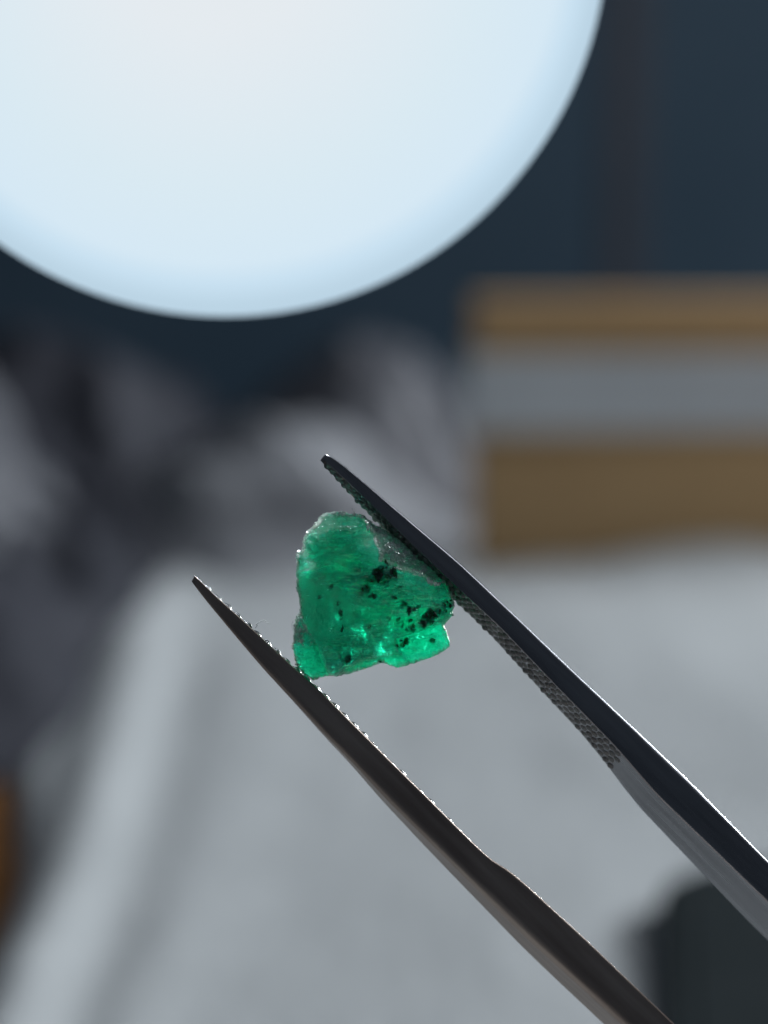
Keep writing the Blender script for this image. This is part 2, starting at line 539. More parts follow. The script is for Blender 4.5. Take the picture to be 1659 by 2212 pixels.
def arm(name, outer, inner, shift, depth, yoff, label, nsec=90, mat='steel'):
    """outer / inner: (s, u, v) edges of the side that faces the camera; shift: how far (px, down-left) the far
    edges lie; depth: blade width in mm"""
    so = np.array([p[0] for p in outer], float); si = np.array([p[0] for p in inner], float)
    S = np.linspace(0, 1, nsec) ** 1.0
    def ev(s, arr, sk): return np.interp(s, sk, arr)
    Bu = smooth_arr(ev(S, [p[1] for p in outer], so), 4); Bv = smooth_arr(ev(S, [p[2] for p in outer], so), 4)
    Au = smooth_arr(ev(S, [p[1] for p in inner], si), 2); Av = smooth_arr(ev(S, [p[2] for p in inner], si), 2)
    sh = ev(S, [p[1] for p in shift], [p[0] for p in shift])
    dp = ev(S, [p[1] for p in depth], [p[0] for p in depth])
    yo = ev(S, [p[1] for p in yoff], [p[0] for p in yoff])
    secs = []
    for k in range(nsec):
        du, dv = -0.70, 0.71
        yf, yb = yo[k] - dp[k] / 2, yo[k] + dp[k] / 2
        B = loc_mm(Bu[k], Bv[k], yf); A = loc_mm(Au[k], Av[k], yf)
        C = loc_mm(Bu[k] + du * sh[k], Bv[k] + dv * sh[k], yb); D = loc_mm(Au[k] + du * sh[k], Av[k] + dv * sh[k], yb)
        secs.append((A, B, C, D))
    V, F = [], []
    per = None
    for (A, B, C, D) in secs:
        cor = [A, B, C, D]
        ring = []
        th = (B - A).length
        bv = [0.10 * th, 0.30 * th, 0.30 * th, 0.10 * th]
        for i in range(4):
            p, q, nx = cor[i - 1], cor[i], cor[(i + 1) % 4]
            d0 = (p - q).normalized(); d1 = (nx - q).normalized()
            for t in (0.0, 0.18, 0.42, 0.58, 0.82, 1.0):
                e0 = q + d0 * bv[i]; e1 = q + d1 * bv[i]
                ring.append((1 - t) ** 2 * e0 + 2 * t * (1 - t) * q + t * t * e1)
        per = len(ring)
        V += [p * MM for p in ring]
    for k in range(nsec - 1):
        for j in range(per):
            F.append((k * per + j, k * per + (j + 1) % per, (k + 1) * per + (j + 1) % per, (k + 1) * per + j))
    F.append(tuple(range(per))); F.append(tuple(range((nsec - 1) * per, nsec * per)))
    me = mesh(name, V, F)
    o = obj(name, me, M[mat], tw_root)
    wn = o.modifiers.new('weighted', 'WEIGHTED_NORMAL')
    wn.keep_sharp = False
    o['label'] = label
    return o, secs

# side facing the camera, tip to hinge; the parameter s runs along the arm
def arm_param(pts, ref0, ref1):
    d = np.array(ref1, float) - np.array(ref0, float)
    L2 = d @ d
    return [(float((np.array(p, float) - ref0) @ d / L2), p[0], p[1]) for p in pts]

HINGE = (3350, 3560)
u_outer = [(704, 980), (716, 981.5), (786, 1038.5), (900, 1134), (995, 1213), (1152, 1362), (1240, 1446), (1481, 1670), (1659, 1852), (1900, 2080), (2400, 2530), (2900, 3010), (3360, 3540)]
u_inner = [(696, 990), (708, 1001), (771, 1060), (830, 1118), (900, 1186), (986, 1268), (1077, 1351), (1196, 1476), (1330, 1613), (1417, 1714), (1659, 1948), (1880, 2160), (2380, 2600), (2890, 3060), (3340, 3565)]
l_outer = [(414, 1256), (421, 1268), (497, 1360), (569, 1445), (712, 1598), (756, 1641), (829, 1720), (994, 1882), (1143, 2028), (1242, 2117), (1400, 2262), (1800, 2620), (2400, 3080), (2900, 3350), (3330, 3590)]
l_inner = [(421, 1244), (430, 1252), (466, 1288), (523, 1338), (578, 1389), (634, 1441), (675, 1475), (728, 1528), (823, 1623), (925, 1723), (1011, 1809), (1068, 1863), (1090, 1870), (1143, 1915), (1262, 2024), (1355, 2113), (1459, 2212), (1820, 2560), (2400, 3030), (2900, 3310), (3335, 3572)]
UP = arm_param(u_outer, np.array((696, 985.0)), np.array(HINGE)); UI = arm_param(u_inner, np.array((696, 985.0)), np.array(HINGE))
LO = arm_param(l_outer, np.array((416, 1250.0)), np.array(HINGE)); LI = arm_param(l_inner, np.array((416, 1250.0)), np.array(HINGE))
yo = [(0, 0), (1, 0)]
upper, usec = arm('upper_arm', UP, UI, [(0, 6), (0.03, 16), (0.1, 24), (0.22, 34), (0.26, 46), (0.37, 62), (1, 70)],
                  [(0, 0.9), (0.05, 1.5), (0.12, 2.2), (0.25, 3.0), (0.5, 5.0), (1, 6)], yo, 'upper arm with a cross-cut gripping face', 220)
lower, lsec = arm('lower_arm', LO, LI, [(0, 0), (0.06, 0), (0.09, 1), (0.14, 7), (0.2, 17), (0.31, 30), (1, 60)],
                  [(0, 0.9), (0.05, 1.5), (0.12, 2.2), (0.25, 3.0), (0.5, 5.0), (1, 6)], yo, 'lower arm with a scalloped gripping edge', 220, 'warm_steel')

def sec_at(secs, s):
    f = s * (len(secs) - 1)
    i = min(int(f), len(secs) - 2)
    t = f - i
    return [secs[i][k] * (1 - t) + secs[i + 1][k] * t for k in range(4)]

def tooth_mesh(name, top, round_=True):
    """a blunt little pyramid with rounded shoulders, unit size, standing on z = 0"""
    V, F = [], []
    prof = [(1.0, -0.35), (0.96, 0.0), (0.72, 0.5), (top, 0.88), (top * 0.5, 1.0)]
    seg = 8
    for r, z in prof:
        for k in range(seg):
            a = 2 * math.pi * (k + 0.5) / seg
            # squarish ring
            c, s = math.cos(a), math.sin(a)
            q = max(abs(c), abs(s))
            m = 0.55 / q + 0.45
            V.append((0.5 * r * c * m, 0.5 * r * s * m, z))
    for i in range(len(prof) - 1):
        for k in range(seg):
            F.append((i * seg + k, i * seg + (k + 1) % seg, (i + 1) * seg + (k + 1) % seg, (i + 1) * seg + k))
    F.append(tuple(range(seg))); F.append(tuple(range((len(prof) - 1) * seg, len(prof) * seg)))
    return mesh(name, V, F)

T_MESH = tooth_mesh('tooth', 0.4)
T_MESH.materials.append(M['grip_steel'])
T_SHINY = T_MESH.copy()
T_SHINY.materials[0] = M['steel']

def put_tooth(parent, tm, c, ex, ey, ez, sx, sy, sz):
    o = bpy.data.objects.new('tooth', tm)
    COL.objects.link(o)
    o.parent = parent
    m = Matrix.Identity(4)
    for k in range(3):
        m[k][0] = ex[k] * sx * MM; m[k][1] = ey[k] * sy * MM; m[k][2] = ez[k] * sz * MM; m[k][3] = c[k] * MM
    o.matrix_local = m

rng = random.Random(11)
def teeth(parent, secs, s0, s1, step, across, height, tm, stagger=0.5, fill=1.08, tip=0.0):
    total = sum((secs[i + 1][0] - secs[i][0]).length for i in range(len(secs) - 1))
    s = s0
    row = 0
    while s < s1:
        A, B, C, D = sec_at(secs, s)
        A2, B2, C2, D2 = sec_at(secs, min(1, s + 0.004))
        t = (A2 - A).normalized()
        w = (D - A)
        wl = w.length
        e = w.normalized()
        nrm = t.cross(e)
        if nrm.dot(A - B) < 0: nrm = -nrm
        e = nrm.cross(t).normalized()
        n_ = across if wl > 1.3 else max(2, across - 1)
        cell = wl * 0.94 / n_
        for k in range(n_):
            off = stagger * step
            c = A + w * (0.03 + (k + 0.5) * 0.94 / n_) + t * (off * (k % 2) + rng.uniform(-.035, .035)) - nrm * 0.01
            put_tooth(parent, tm, c, t, e, nrm, step * fill * rng.uniform(0.93, 1.07), cell * rng.uniform(0.92, 1.05), (height + tip * max(0.0, 1 - s / 0.2)) * rng.uniform(0.55, 1.15))
        s += step / total
        row += 1
teeth(upper, usec, 0.006, 0.247, 0.42, 4, 0.115, T_MESH, 0.5, 1.08, 0.07)
teeth(lower, lsec, 0.003, 0.222, 0.66, 3, 0.115, T_SHINY, 0.0, 0.92, 0.02)
# joint
jm = box_mesh('hinge', -5.5 * MM, 5.5 * MM, -3.2 * MM, 3.2 * MM, -2.0 * MM, 2.0 * MM, 0.0006)
hj = obj('hinge_block', jm, M['steel'], tw_root)
hj.location = loc_mm(HINGE[0] + 60, HINGE[1] + 60, 0) * MM
hj.rotation_euler = (0, math.radians(45), 0)

# ------------------------------------------------------------------ emerald
KX = 0.5124 * FIELD / 3024.0          # mm per pixel of the close-up tracing
def gx_(px): return (1050 + px * 0.5124 - 1512) * FIELD / 3024.0
def gz_(py): return (2016 - 1950 - py * 0.5124) * FIELD / 3024.0
def gp(l): return [(gx_(a), gz_(b)) for a, b in l]

OUT = gp([(228, 455), (247, 436), (268, 425), (290, 340), (310, 280), (365, 228), (400, 180), (450, 145), (520, 130), (600, 133), (655, 150),
          (695, 141), (740, 155), (775, 190), (830, 225), (900, 265), (960, 310), (1030, 350), (1110, 410), (1150, 460), (1230, 510), (1300, 550),
          (1365, 600), (1390, 660), (1415, 720), (1430, 790), (1440, 860), (1430, 920), (1395, 965), (1364, 1000), (1385, 1060), (1405, 1110),
          (1410, 1165), (1370, 1195), (1320, 1225), (1220, 1260), (1100, 1300), (1010, 1328), (960, 1315), (900, 1288), (850, 1300), (760, 1335),
          (660, 1365), (580, 1380), (540, 1392), (500, 1385), (400, 1400), (360, 1412), (310, 1390), (250, 1330), (215, 1250), (200, 1150),
          (205, 1080), (215, 1000), (235, 930), (262, 875), (250, 800), (235, 700), (228, 600), (232, 520)])
REG_B = gp([(262, 870), (300, 960), (345, 1060), (405, 1140), (435, 1250), (480, 1360), (530, 1400), (300, 1500), (100, 1400), (100, 900)])
REG_C = gp([(430, 1150), (470, 1130), (560, 1180), (600, 1280), (590, 1335), (540, 1400), (490, 1370), (445, 1270)])
REG_D = gp([(585, 1300), (700, 1250), (820, 1215), (1000, 1185), (1150, 1150), (1500, 1080), (1500, 1500), (500, 1500), (545, 1392)])
REG_E = gp([(985, 1090), (1100, 1050), (1300, 990), (1500, 925), (1500, 1400), (1200, 1400), (1010, 1180)])
REG_F = gp([(760, 120), (790, 250), (830, 330), (870, 420), (880, 490), (920, 520), (980, 540), (1060, 578), (1190, 605), (1240, 662), (1320, 672), (1385, 650), (1440, 640), (1440, 300), (900, 120)])

GC = (gx_(780), gz_(800))

def gem_height(x, z):
    t = sdf_poly(x, z, OUT)
    tt = np.maximum(t, 0)
    def prof(w, e=0.5): return (1 - (1 - np.clip(tt / w, 0, 1)) ** 2) ** e
    mB = sstep(-0.04, 0.12, sdf_poly(x, z, REG_B)); mC = sstep(-0.03, 0.14, sdf_poly(x, z, REG_C))
    mD = sstep(-0.02, 0.45, sdf_poly(x, z, REG_D)); mE = sstep(-0.03, 0.09, sdf_poly(x, z, REG_E)); mF = sstep(-0.06, 0.22, sdf_poly(x, z, REG_F))
    cx = (x - GC[0]) / 4.0; cz = (z - GC[1]) / 4.0
    f = 1.75 * prof(1.1) * (1 - 0.18 * (cx + 0.25) ** 2 - 0.05 * cz ** 2)
    f = f * (1 - 0.72 * mB) * (1 - 0.5 * mE) * (1 - 0.55 * mF) * (1 - 0.45 * mD) + 0.5 * mC
    # facets: a few broad cleavage planes and growth steps that run up to the right
    q = z * 0.94 - x * 0.34
    f = f + 0.16 * prof(0.9) * (np.abs(((q * 0.55 + 0.25 * fbm(x * 0.6, z * 0.6, 0, 3, 61)) % 1.0) - 0.5) * 2 - 0.5)
    nz = fbm(x * 1.2, z * 1.2, 0, 4, 71)
    st = fbm((x * 0.94 + z * 0.34) * 1.6, q * 6.5, 0, 4, 75, ridged=True)
    rough = 0.35 + 0.9 * mF + 0.5 * mB
    f = f + prof(0.35) * (0.16 * nz + 0.10 * st * rough + 0.06 * rough * fbm(x * 6, z * 6, 0, 3, 79, ridged=True))
    b = 2.1 * prof(1.2) * (1 - 0.72 * mF) * (1 - 0.6 * mB) * (1 - 0.45 * np.maximum(mD, mE))
    b = b + prof(0.4) * (0.55 * fbm(x * 0.8, z * 0.8, 4, 4, 83, ridged=True) + 0.08 * fbm(x * 4, z * 4, 4, 4, 87, ridged=True))
    global ZD, ZE, ZC
    ZD, ZE, ZC = mD, mE, mC
    return t, np.maximum(f, 0.03) * sstep(-0.001, 0.04, tt), np.maximum(b, 0.03) * sstep(-0.001, 0.04, tt), mB, mF

gem_root = empty('rough_emerald', (0, 0, 0), (PITCH, 0, 0))
tag(gem_root, 'rough green emerald crystal with black specks held in the tweezers', 'gemstone')

def emerald_mats():
    m, nt, out = new_mat('emerald')
    L = nt.links.new
    tc = N(nt, 'ShaderNodeTexCoord')
    def noise(scale, detail=6, rough=0.6, dist=0.0, vec=None):
        n = N(nt, 'ShaderNodeTexNoise')
        n.inputs['Scale'].default_value = scale; n.inputs['Detail'].default_value = detail
        n.inputs['Roughness'].default_value = rough; n.inputs['Distortion'].default_value = dist
        L(vec or tc.outputs['Object'], n.inputs['Vector'])
        return n.outputs['Fac']
    def rng_(v, a, b, c, d):
        r = N(nt, 'ShaderNodeMapRange')
        for k, q in zip(('From Min', 'From Max', 'To Min', 'To Max'), (a, b, c, d)): r.inputs[k].default_value = q
        L(v, r.inputs['Value'])
        return r.outputs['Result']
    def math_(op, a, b, clamp=False):
        n = N(nt, 'ShaderNodeMath', operation=op, use_clamp=clamp)
        for k, q in enumerate((a, b)):
            if isinstance(q, (int, float)): n.inputs[k].default_value = q
            else: L(q, n.inputs[k])
        return n.outputs['Value']
    def mix(f, a, b):
        n = N(nt, 'ShaderNodeMixShader')
        if isinstance(f, (int, float)): n.inputs['Fac'].default_value = f
        else: L(f, n.inputs['Fac'])
        L(a, n.inputs[1]); L(b, n.inputs[2])
        return n.outputs['Shader']
    # streaky growth lines that climb to the right
    mp = N(nt, 'ShaderNodeMapping')
    mp.inputs['Rotation'].default_value = (0, math.radians(22), 0)
    mp.inputs['Scale'].default_value = (420, 700, 1500)
    L(tc.outputs['Object'], mp.inputs['Vector'])
    streak = noise(1.0, 9, 0.68, 1.2, mp.outputs['Vector'])
    cloud = noise(420, 7, 0.62, 0.9)
    grain = noise(5200, 6, 0.6)
    h = math_('ADD', math_('MULTIPLY', streak, 1.0), math_('ADD', math_('MULTIPLY', grain, 0.42), math_('MULTIPLY', cloud, 0.8)))
    bp = N(nt, 'ShaderNodeBump')
    bp.inputs['Strength'].default_value = 1.0
    bp.inputs['Distance'].default_value = 0.00042
    L(h, bp.inputs['Height'])
    nor = bp.outputs['Normal']
    # colour zoning of the crystal
    zr = N(nt, 'ShaderNodeValToRGB')
    ze = zr.color_ramp.elements
    ze[0].position = 0.40; ze[0].color = (0.0, 0.10, 0.065, 1)
    ze[1].position = 0.64; ze[1].color = (0.02, 0.95, 0.66, 1)
    q_ = ze.new(0.5); q_.color = (0.0, 0.40, 0.275, 1)
    L(math_('ADD', math_('MULTIPLY', cloud, 0.55), math_('MULTIPLY', streak, 0.45)), zr.inputs['Fac'])
    # clear crystal
    gl = N(nt, 'ShaderNodeBsdfPrincipled')
    gl.inputs['Base Color'].default_value = (0.30, 0.97, 0.86, 1)
    gl.inputs['Transmission Weight'].default_value = 1.0
    gl.inputs['IOR'].default_value = 1.55
    L(rng_(streak, 0.35, 0.65, 0.10, 0.30), gl.inputs['Roughness'])
    L(nor, gl.inputs['Normal'])
    # milky crystal: light that wanders through the stone
    ss = N(nt, 'ShaderNodeBsdfPrincipled')
    L(zr.outputs['Color'], ss.inputs['Base Color'])
    ss.inputs['Subsurface Weight'].default_value = 1.0
    ss.inputs['Subsurface Radius'].default_value = (0.06, 1.0, 0.85)
    ss.inputs['Subsurface Scale'].default_value = 0.005
    ss.inputs['IOR'].default_value = 1.55
    ss.inputs['Roughness'].default_value = 0.22
    L(nor, ss.inputs['Normal'])
    body = mix(rng_(cloud, 0.38, 0.62, 0.15, 0.72), gl.outputs['BSDF'], ss.outputs['BSDF'])
    # frosted skin, pale and scattering
    at = N(nt, 'ShaderNodeAttribute', attribute_name='frost').outputs['Fac']
    mq = N(nt, 'ShaderNodeMapping')
    mq.inputs['Rotation'].default_value = (0, math.radians(24), 0)
    mq.inputs['Scale'].default_value = (1100, 1500, 4200)
    L(tc.outputs['Object'], mq.inputs['Vector'])
    fleck = math_('MULTIPLY', rng_(noise(1.0, 5, 0.6, 1.0, mq.outputs['Vector']), 0.56, 0.68, 0.0, 0.75), rng_(cloud, 0.42, 0.58, 0.25, 1.0))
    fr = math_('MULTIPLY', math_('MULTIPLY', math_('ADD', at, rng_(grain, 0.38, 0.62, -0.3, 0.3), True), at), 1.4, True)
    tr = N(nt, 'ShaderNodeBsdfTranslucent'); tr.inputs['Color'].default_value = (0.95, 0.98, 0.96, 1)
    df = N(nt, 'ShaderNodeBsdfDiffuse'); df.inputs['Color'].default_value = (0.72, 0.80, 0.75, 1)
    gs = N(nt, 'ShaderNodeBsdfGlossy'); gs.inputs['Roughness'].default_value = 0.18; gs.inputs['Color'].default_value = (0.9, 0.95, 0.92, 1)
    for q in (tr, df, gs): L(nor, q.inputs['Normal'])
    frost = mix(0.3, mix(0.5, tr.outputs['BSDF'], df.outputs['BSDF']), gs.outputs['BSDF'])
    # backlit glow of the lower edges and centre, put into a brighter, clearer mix
    glow_fac = N(nt, 'ShaderNodeAttribute', attribute_name='pale').outputs['Fac']
    tb = N(nt, 'ShaderNodeBsdfTranslucent'); tb.inputs['Color'].default_value = (0.04, 1.0, 0.66, 1)
    L(nor, tb.inputs['Normal'])
    tp = N(nt, 'ShaderNodeBsdfTransparent'); tp.inputs['Color'].default_value = (0.25, 1.0, 0.84, 1)
    body = mix(math_('MULTIPLY', glow_fac, rng_(streak, 0.36, 0.60, 0.35, 1.0), True), body, mix(0.38, tb.outputs['BSDF'], tp.outputs['BSDF']))
    vt_ = N(nt, 'ShaderNodeBsdfTranslucent'); vt_.inputs['Color'].default_value = (0.25, 1.0, 0.74, 1)
    vd_ = N(nt, 'ShaderNodeBsdfGlossy'); vd_.inputs['Color'].default_value = (0.5, 0.95, 0.78, 1); vd_.inputs['Roughness'].default_value = 0.3
    L(nor, vt_.inputs['Normal']); L(nor, vd_.inputs['Normal'])
    body = mix(fleck, body, mix(0.4, vt_.outputs['BSDF'], vd_.outputs['BSDF']))
    L(mix(fr, body, frost), out.inputs['Surface'])
    va = N(nt, 'ShaderNodeVolumeAbsorption'); va.inputs['Color'].default_value = (0.0, 0.89, 0.75, 1); va.inputs['Density'].default_value = 800
    L(va.outputs['Volume'], out.inputs['Volume'])
    inc, nt2, out2 = new_mat('dark_inclusion')
    d_ = N(nt2, 'ShaderNodeBsdfPrincipled'); d_.inputs['Base Color'].default_value = (0.006, 0.02, 0.018, 1); d_.inputs['Roughness'].default_value = 0.5
    t_ = N(nt2, 'ShaderNodeBsdfTransparent'); t_.inputs['Color'].default_value = (0.0, 0.55, 0.36, 1)
    tc2 = N(nt2, 'ShaderNodeTexCoord'); n_ = N(nt2, 'ShaderNodeTexNoise'); n_.inputs['Scale'].default_value = 4200
    nt2.links.new(tc2.outputs['Object'], n_.inputs['Vector'])
    r_ = N(nt2, 'ShaderNodeMapRange'); r_.inputs['From Min'].default_value = 0.38; r_.inputs['From Max'].default_value = 0.62; r_.inputs['To Max'].default_value = 0.75
    nt2.links.new(n_.outputs['Fac'], r_.inputs['Value'])
    x_ = N(nt2, 'ShaderNodeMixShader')
    nt2.links.new(r_.outputs['Result'], x_.inputs['Fac']); nt2.links.new(d_.outputs['BSDF'], x_.inputs[1]); nt2.links.new(t_.outputs['BSDF'], x_.inputs[2])
    nt2.links.new(x_.outputs['Shader'], out2.inputs['Surface'])
    return m, inc
M['emerald'], M['inclusion'] = emerald_mats()

def emerald():
    nth, nr = 620, 110
    ths = np.linspace(0, 2 * np.pi, nth, endpoint=False)
    O = np.array(OUT)
    # outline radius for each direction, ragged like a fracture edge
    seg0 = O - np.array(GC); seg1 = np.roll(seg0, -1, 0)
    rad = np.zeros(nth)
    for i, th in enumerate(ths):
        d = np.array((math.cos(th), math.sin(th)))
        e = seg1 - seg0
        den = d[0] * e[:, 1] - d[1] * e[:, 0]
        den = np.where(np.abs(den) < 1e-9, 1e-9, den)
        t = (seg0[:, 0] * e[:, 1] - seg0[:, 1] * e[:, 0]) / den
        s = (seg0[:, 0] * d[1] - seg0[:, 1] * d[0]) / den
        ok = (s >= -1e-6) & (s <= 1 + 1e-6) & (t > 0)
        rad[i] = t[ok].max()
    ex, ez = np.cos(ths) * rad, np.sin(ths) * rad
    jag = 0.050 * fbm(ex * 3.2, ez * 3.2, 0, 4, 91) + 0.022 * fbm(ex * 11, ez * 11, 0, 2, 93, ridged=True)
    rad2 = rad + jag - 0.01
    rr = (np.linspace(0, 1, nr + 1)[1:]) ** 0.72
    X = GC[0] + np.outer(rr, np.cos(ths) * rad2)
    Z = GC[1] + np.outer(rr, np.sin(ths) * rad2)
    # heights are read at the unjagged place so that the rim closes
    Xs = GC[0] + np.outer(rr, np.cos(ths) * rad * 0.9995)
    Zs = GC[1] + np.outer(rr, np.sin(ths) * rad * 0.9995)
    t, f, b, mB, mF = gem_height(Xs, Zs)
    f[-1, :] = 0; b[-1, :] = 0
    glow_mask = 0.85 * np.maximum(ZD, ZE) + 0.8 * mB * sstep(gz_(1080), gz_(1250), Zs)  # mask that paints the glow along the lower edges and centre
    px_, pz_ = gx_(1080), gz_(920)
    pn = sstep(-0.15, 0.35, fbm(Xs * 1.5, Zs * 2.4, 7, 4, 141))
    glow_mask = glow_mask + 0.95 * pn * np.exp(-(((Xs - px_) / 2.2) ** 2 + ((Zs - pz_) / 1.5) ** 2)) + 0.4 * pn * np.exp(-(((Xs - gx_(560)) / 1.2) ** 2 + ((Zs - gz_(560)) / 0.8) ** 2))
    glow_mask = np.clip(glow_mask * 1.15, 0, 1) * (1 - ZC)
    glow_vals = [0.3]
    yrim = 0.25 * fbm(X * 0.5, Z * 0.5, 0, 2, 95)
    c_t, c_f, c_b, _, _ = gem_height(np.array([GC[0]]), np.array([GC[1]]))
    V = [(GC[0] * MM, (-c_f[0]) * MM, GC[1] * MM)]
    fr = [0.0]
    fn = fbm(X * 3, Z * 3, 0, 3, 97)
    fro = np.clip(0.75 * sstep(0.38, 0.02, t) * (0.75 + 0.6 * fn) + mF * (0.88 + 0.5 * fn) + mB * (0.30 + 0.4 * fn) * sstep(gz_(1230), gz_(1050), Z), 0, 1)
    band = np.exp(-(sdf_poly(Xs, Zs, REG_F) / 0.12) ** 2)
    fro = np.clip(fro + 0.45 * band * (0.6 + 0.8 * fn), 0, 1)
    # faint milky veils through the left shoulder
    fro = np.clip(fro + 0.16 * sstep(0.05, 0.5, fbm((X + 0.36 * Z) * 0.9, (Z - 0.36 * X) * 3.2, 0, 4, 99)) * sstep(gx_(900), gx_(300), X), 0, 1)
    for k in range(nr):
        for i in range(nth):
            V.append((X[k, i] * MM, (yrim[k, i] - f[k, i]) * MM, Z[k, i] * MM)); fr.append(fro[k, i]); glow_vals.append(glow_mask[k, i])
    nb0 = len(V)
    V.append((GC[0] * MM, c_b[0] * MM, GC[1] * MM)); fr.append(0.0); glow_vals.append(0.3)
    for k in range(nr - 1):
        for i in range(nth):
            V.append((X[k, i] * MM, (yrim[k, i] + b[k, i]) * MM, Z[k, i] * MM)); fr.append(fro[k, i] * 0.8); glow_vals.append(glow_mask[k, i])
    F = []
    fi = lambda k, i: 1 + k * nth + i % nth
    bi = lambda k, i: (nb0 + 1 + k * nth + i % nth) if k < nr - 1 else fi(nr - 1, i)
    for i in range(nth):
        F.append((0, fi(0, i), fi(0, i + 1)))
        F.append((nb0, bi(0, i + 1), bi(0, i)))
    for k in range(nr - 1):
        for i in range(nth):
            F.append((fi(k, i), fi(k + 1, i), fi(k + 1, i + 1), fi(k, i + 1)))
            F.append((bi(k, i), bi(k, i + 1), bi(k + 1, i + 1), bi(k + 1, i)))
    me = mesh('crystal_body', V, F)
    at = me.attributes.new('frost', 'FLOAT', 'POINT')
    at.data.foreach_set('value', np.array(fr, np.float32))
    at = me.attributes.new('pale', 'FLOAT', 'POINT')
    at.data.foreach_set('value', np.array(glow_vals, np.float32))
    obj('crystal', me, M['emerald'], gem_root)
emerald()

# pale gritty crust: tiny crystal grains along the broken upper rim and the bleached corner
def crust():
    m, nt, out = new_mat('pale_crust')
    L = nt.links.new
    tr = N(nt, 'ShaderNodeBsdfTranslucent'); tr.inputs['Color'].default_value = (0.85, 0.93, 0.88, 1)
    df = N(nt, 'ShaderNodeBsdfDiffuse'); df.inputs['Color'].default_value = (0.80, 0.88, 0.83, 1)
    gs = N(nt, 'ShaderNodeBsdfGlossy'); gs.inputs['Roughness'].default_value = 0.14; gs.inputs['Color'].default_value = (0.95, 0.97, 0.96, 1)
    m1 = N(nt, 'ShaderNodeMixShader'); m1.inputs['Fac'].default_value = 0.5
    L(tr.outputs['BSDF'], m1.inputs[1]); L(df.outputs['BSDF'], m1.inputs[2])
    m2 = N(nt, 'ShaderNodeMixShader'); m2.inputs['Fac'].default_value = 0.4
    L(m1.outputs['Shader'], m2.inputs[1]); L(gs.outputs['BSDF'], m2.inputs[2])
    L(m2.outputs['Shader'], out.inputs['Surface'])
    rg = random.Random(5)
    V, F = [], []
    O = np.array(OUT)
    cand = []
    while len(cand) < 30000:
        cand.append((rg.uniform(gx_(190), gx_(1450)), rg.uniform(gz_(1420), gz_(120))))
    C = np.array(cand)
    t, f, b, mB, mF = gem_height(C[:, 0], C[:, 1])
    sF = sdf_poly(C[:, 0], C[:, 1], REG_F)
    fn = fbm(C[:, 0] * 2.6, C[:, 1] * 2.6, 0, 3, 131)
    up = sstep(gz_(900), gz_(500), C[:, 1])
    left = sstep(gx_(420), gx_(300), C[:, 0])
    pr = 0.95 * sstep(0.20, 0.03, t) * up + 0.18 * sstep(0.16, 0.03, t) + 0.5 * np.exp(-(sF / 0.08) ** 2) * (fn > -0.25) + 0.5 * mF * (fn > 0.0) + 0.30 * mB * (fn > -0.1) * sstep(gz_(1180), gz_(1060), C[:, 1])
    pr = pr * (t > 0.015) * (0.55 + 0.45 * np.clip(fn * 3, -1, 1))
    n = 0
    cand = list(cand); pr = list(pr); f = list(f); b = list(b); rim = [0] * len(cand)
    k0 = 46                                      # the ragged rim, from the lower left round over the top
    for i in range(len(OUT)):
        if 26 <= i < k0: continue
        a0, a1 = Vector(OUT[i]), Vector(OUT[(i + 1) % len(OUT)])
        for q in range(int((a1 - a0).length / 0.014)):
            p_ = a0.lerp(a1, rg.random())
            d_ = (Vector(GC) - p_).normalized() * rg.uniform(-0.03, 0.07)
            if vnoise(p_.x * 2.2, p_.y * 2.2, 3.0, 77) > (-0.35 if i < 26 else 0.15):
                cand.append((p_.x + d_.x, p_.y + d_.y)); pr.append(1.0); f.append(rg.uniform(-0.25, 0.25)); b.append(0); rim.append(1)
    for (x, z), q, ff, bb in zip(cand, pr, f, b):
        if rg.random() > q * 3.0: continue
        n += 1
        yr = 0.25 * fbm(np.array([x * 0.5]), np.array([z * 0.5]), 0, 2, 95)[0]
        r = 0.028 + 0.06 * rg.random() ** 2.2
        c = Vector((x, yr - ff - r * rg.uniform(0.1, 0.6), z))
        rot = Matrix.Rotation(rg.uniform(0, 6.28), 3, Vector((rg.uniform(-1, 1), rg.uniform(-1, 1), rg.uniform(-1, 1))).normalized())
        k = len(V)
        sc = (r * rg.uniform(0.8, 1.9), r * rg.uniform(0.6, 1.0), r * rg.uniform(0.6, 1.1))
        for d in ((1, 0, 0), (-1, 0, 0), (0, 1, 0), (0, -1, 0), (0, 0, 1), (0, 0, -1)):
            p_ = rot @ Vector((d[0] * sc[0], d[1] * sc[1], d[2] * sc[2])) * rg.uniform(0.8, 1.15)
            V.append((c + p_) * MM)
        for a_ in ((0, 2, 4), (2, 1, 4), (1, 3, 4), (3, 0, 4), (2, 0, 5), (1, 2, 5), (3, 1, 5), (0, 3, 5)):
            F.append(tuple(k + w_ for w_ in a_))
    print('crust grains', n)
    me = mesh('mineral_crust', V, F, False)
    o = obj('mineral_crust', me, m, gem_root)
    o['kind'] = 'stuff'
    o['label'] = 'pale sparkling crust of tiny grains on the broken rim'
crust()

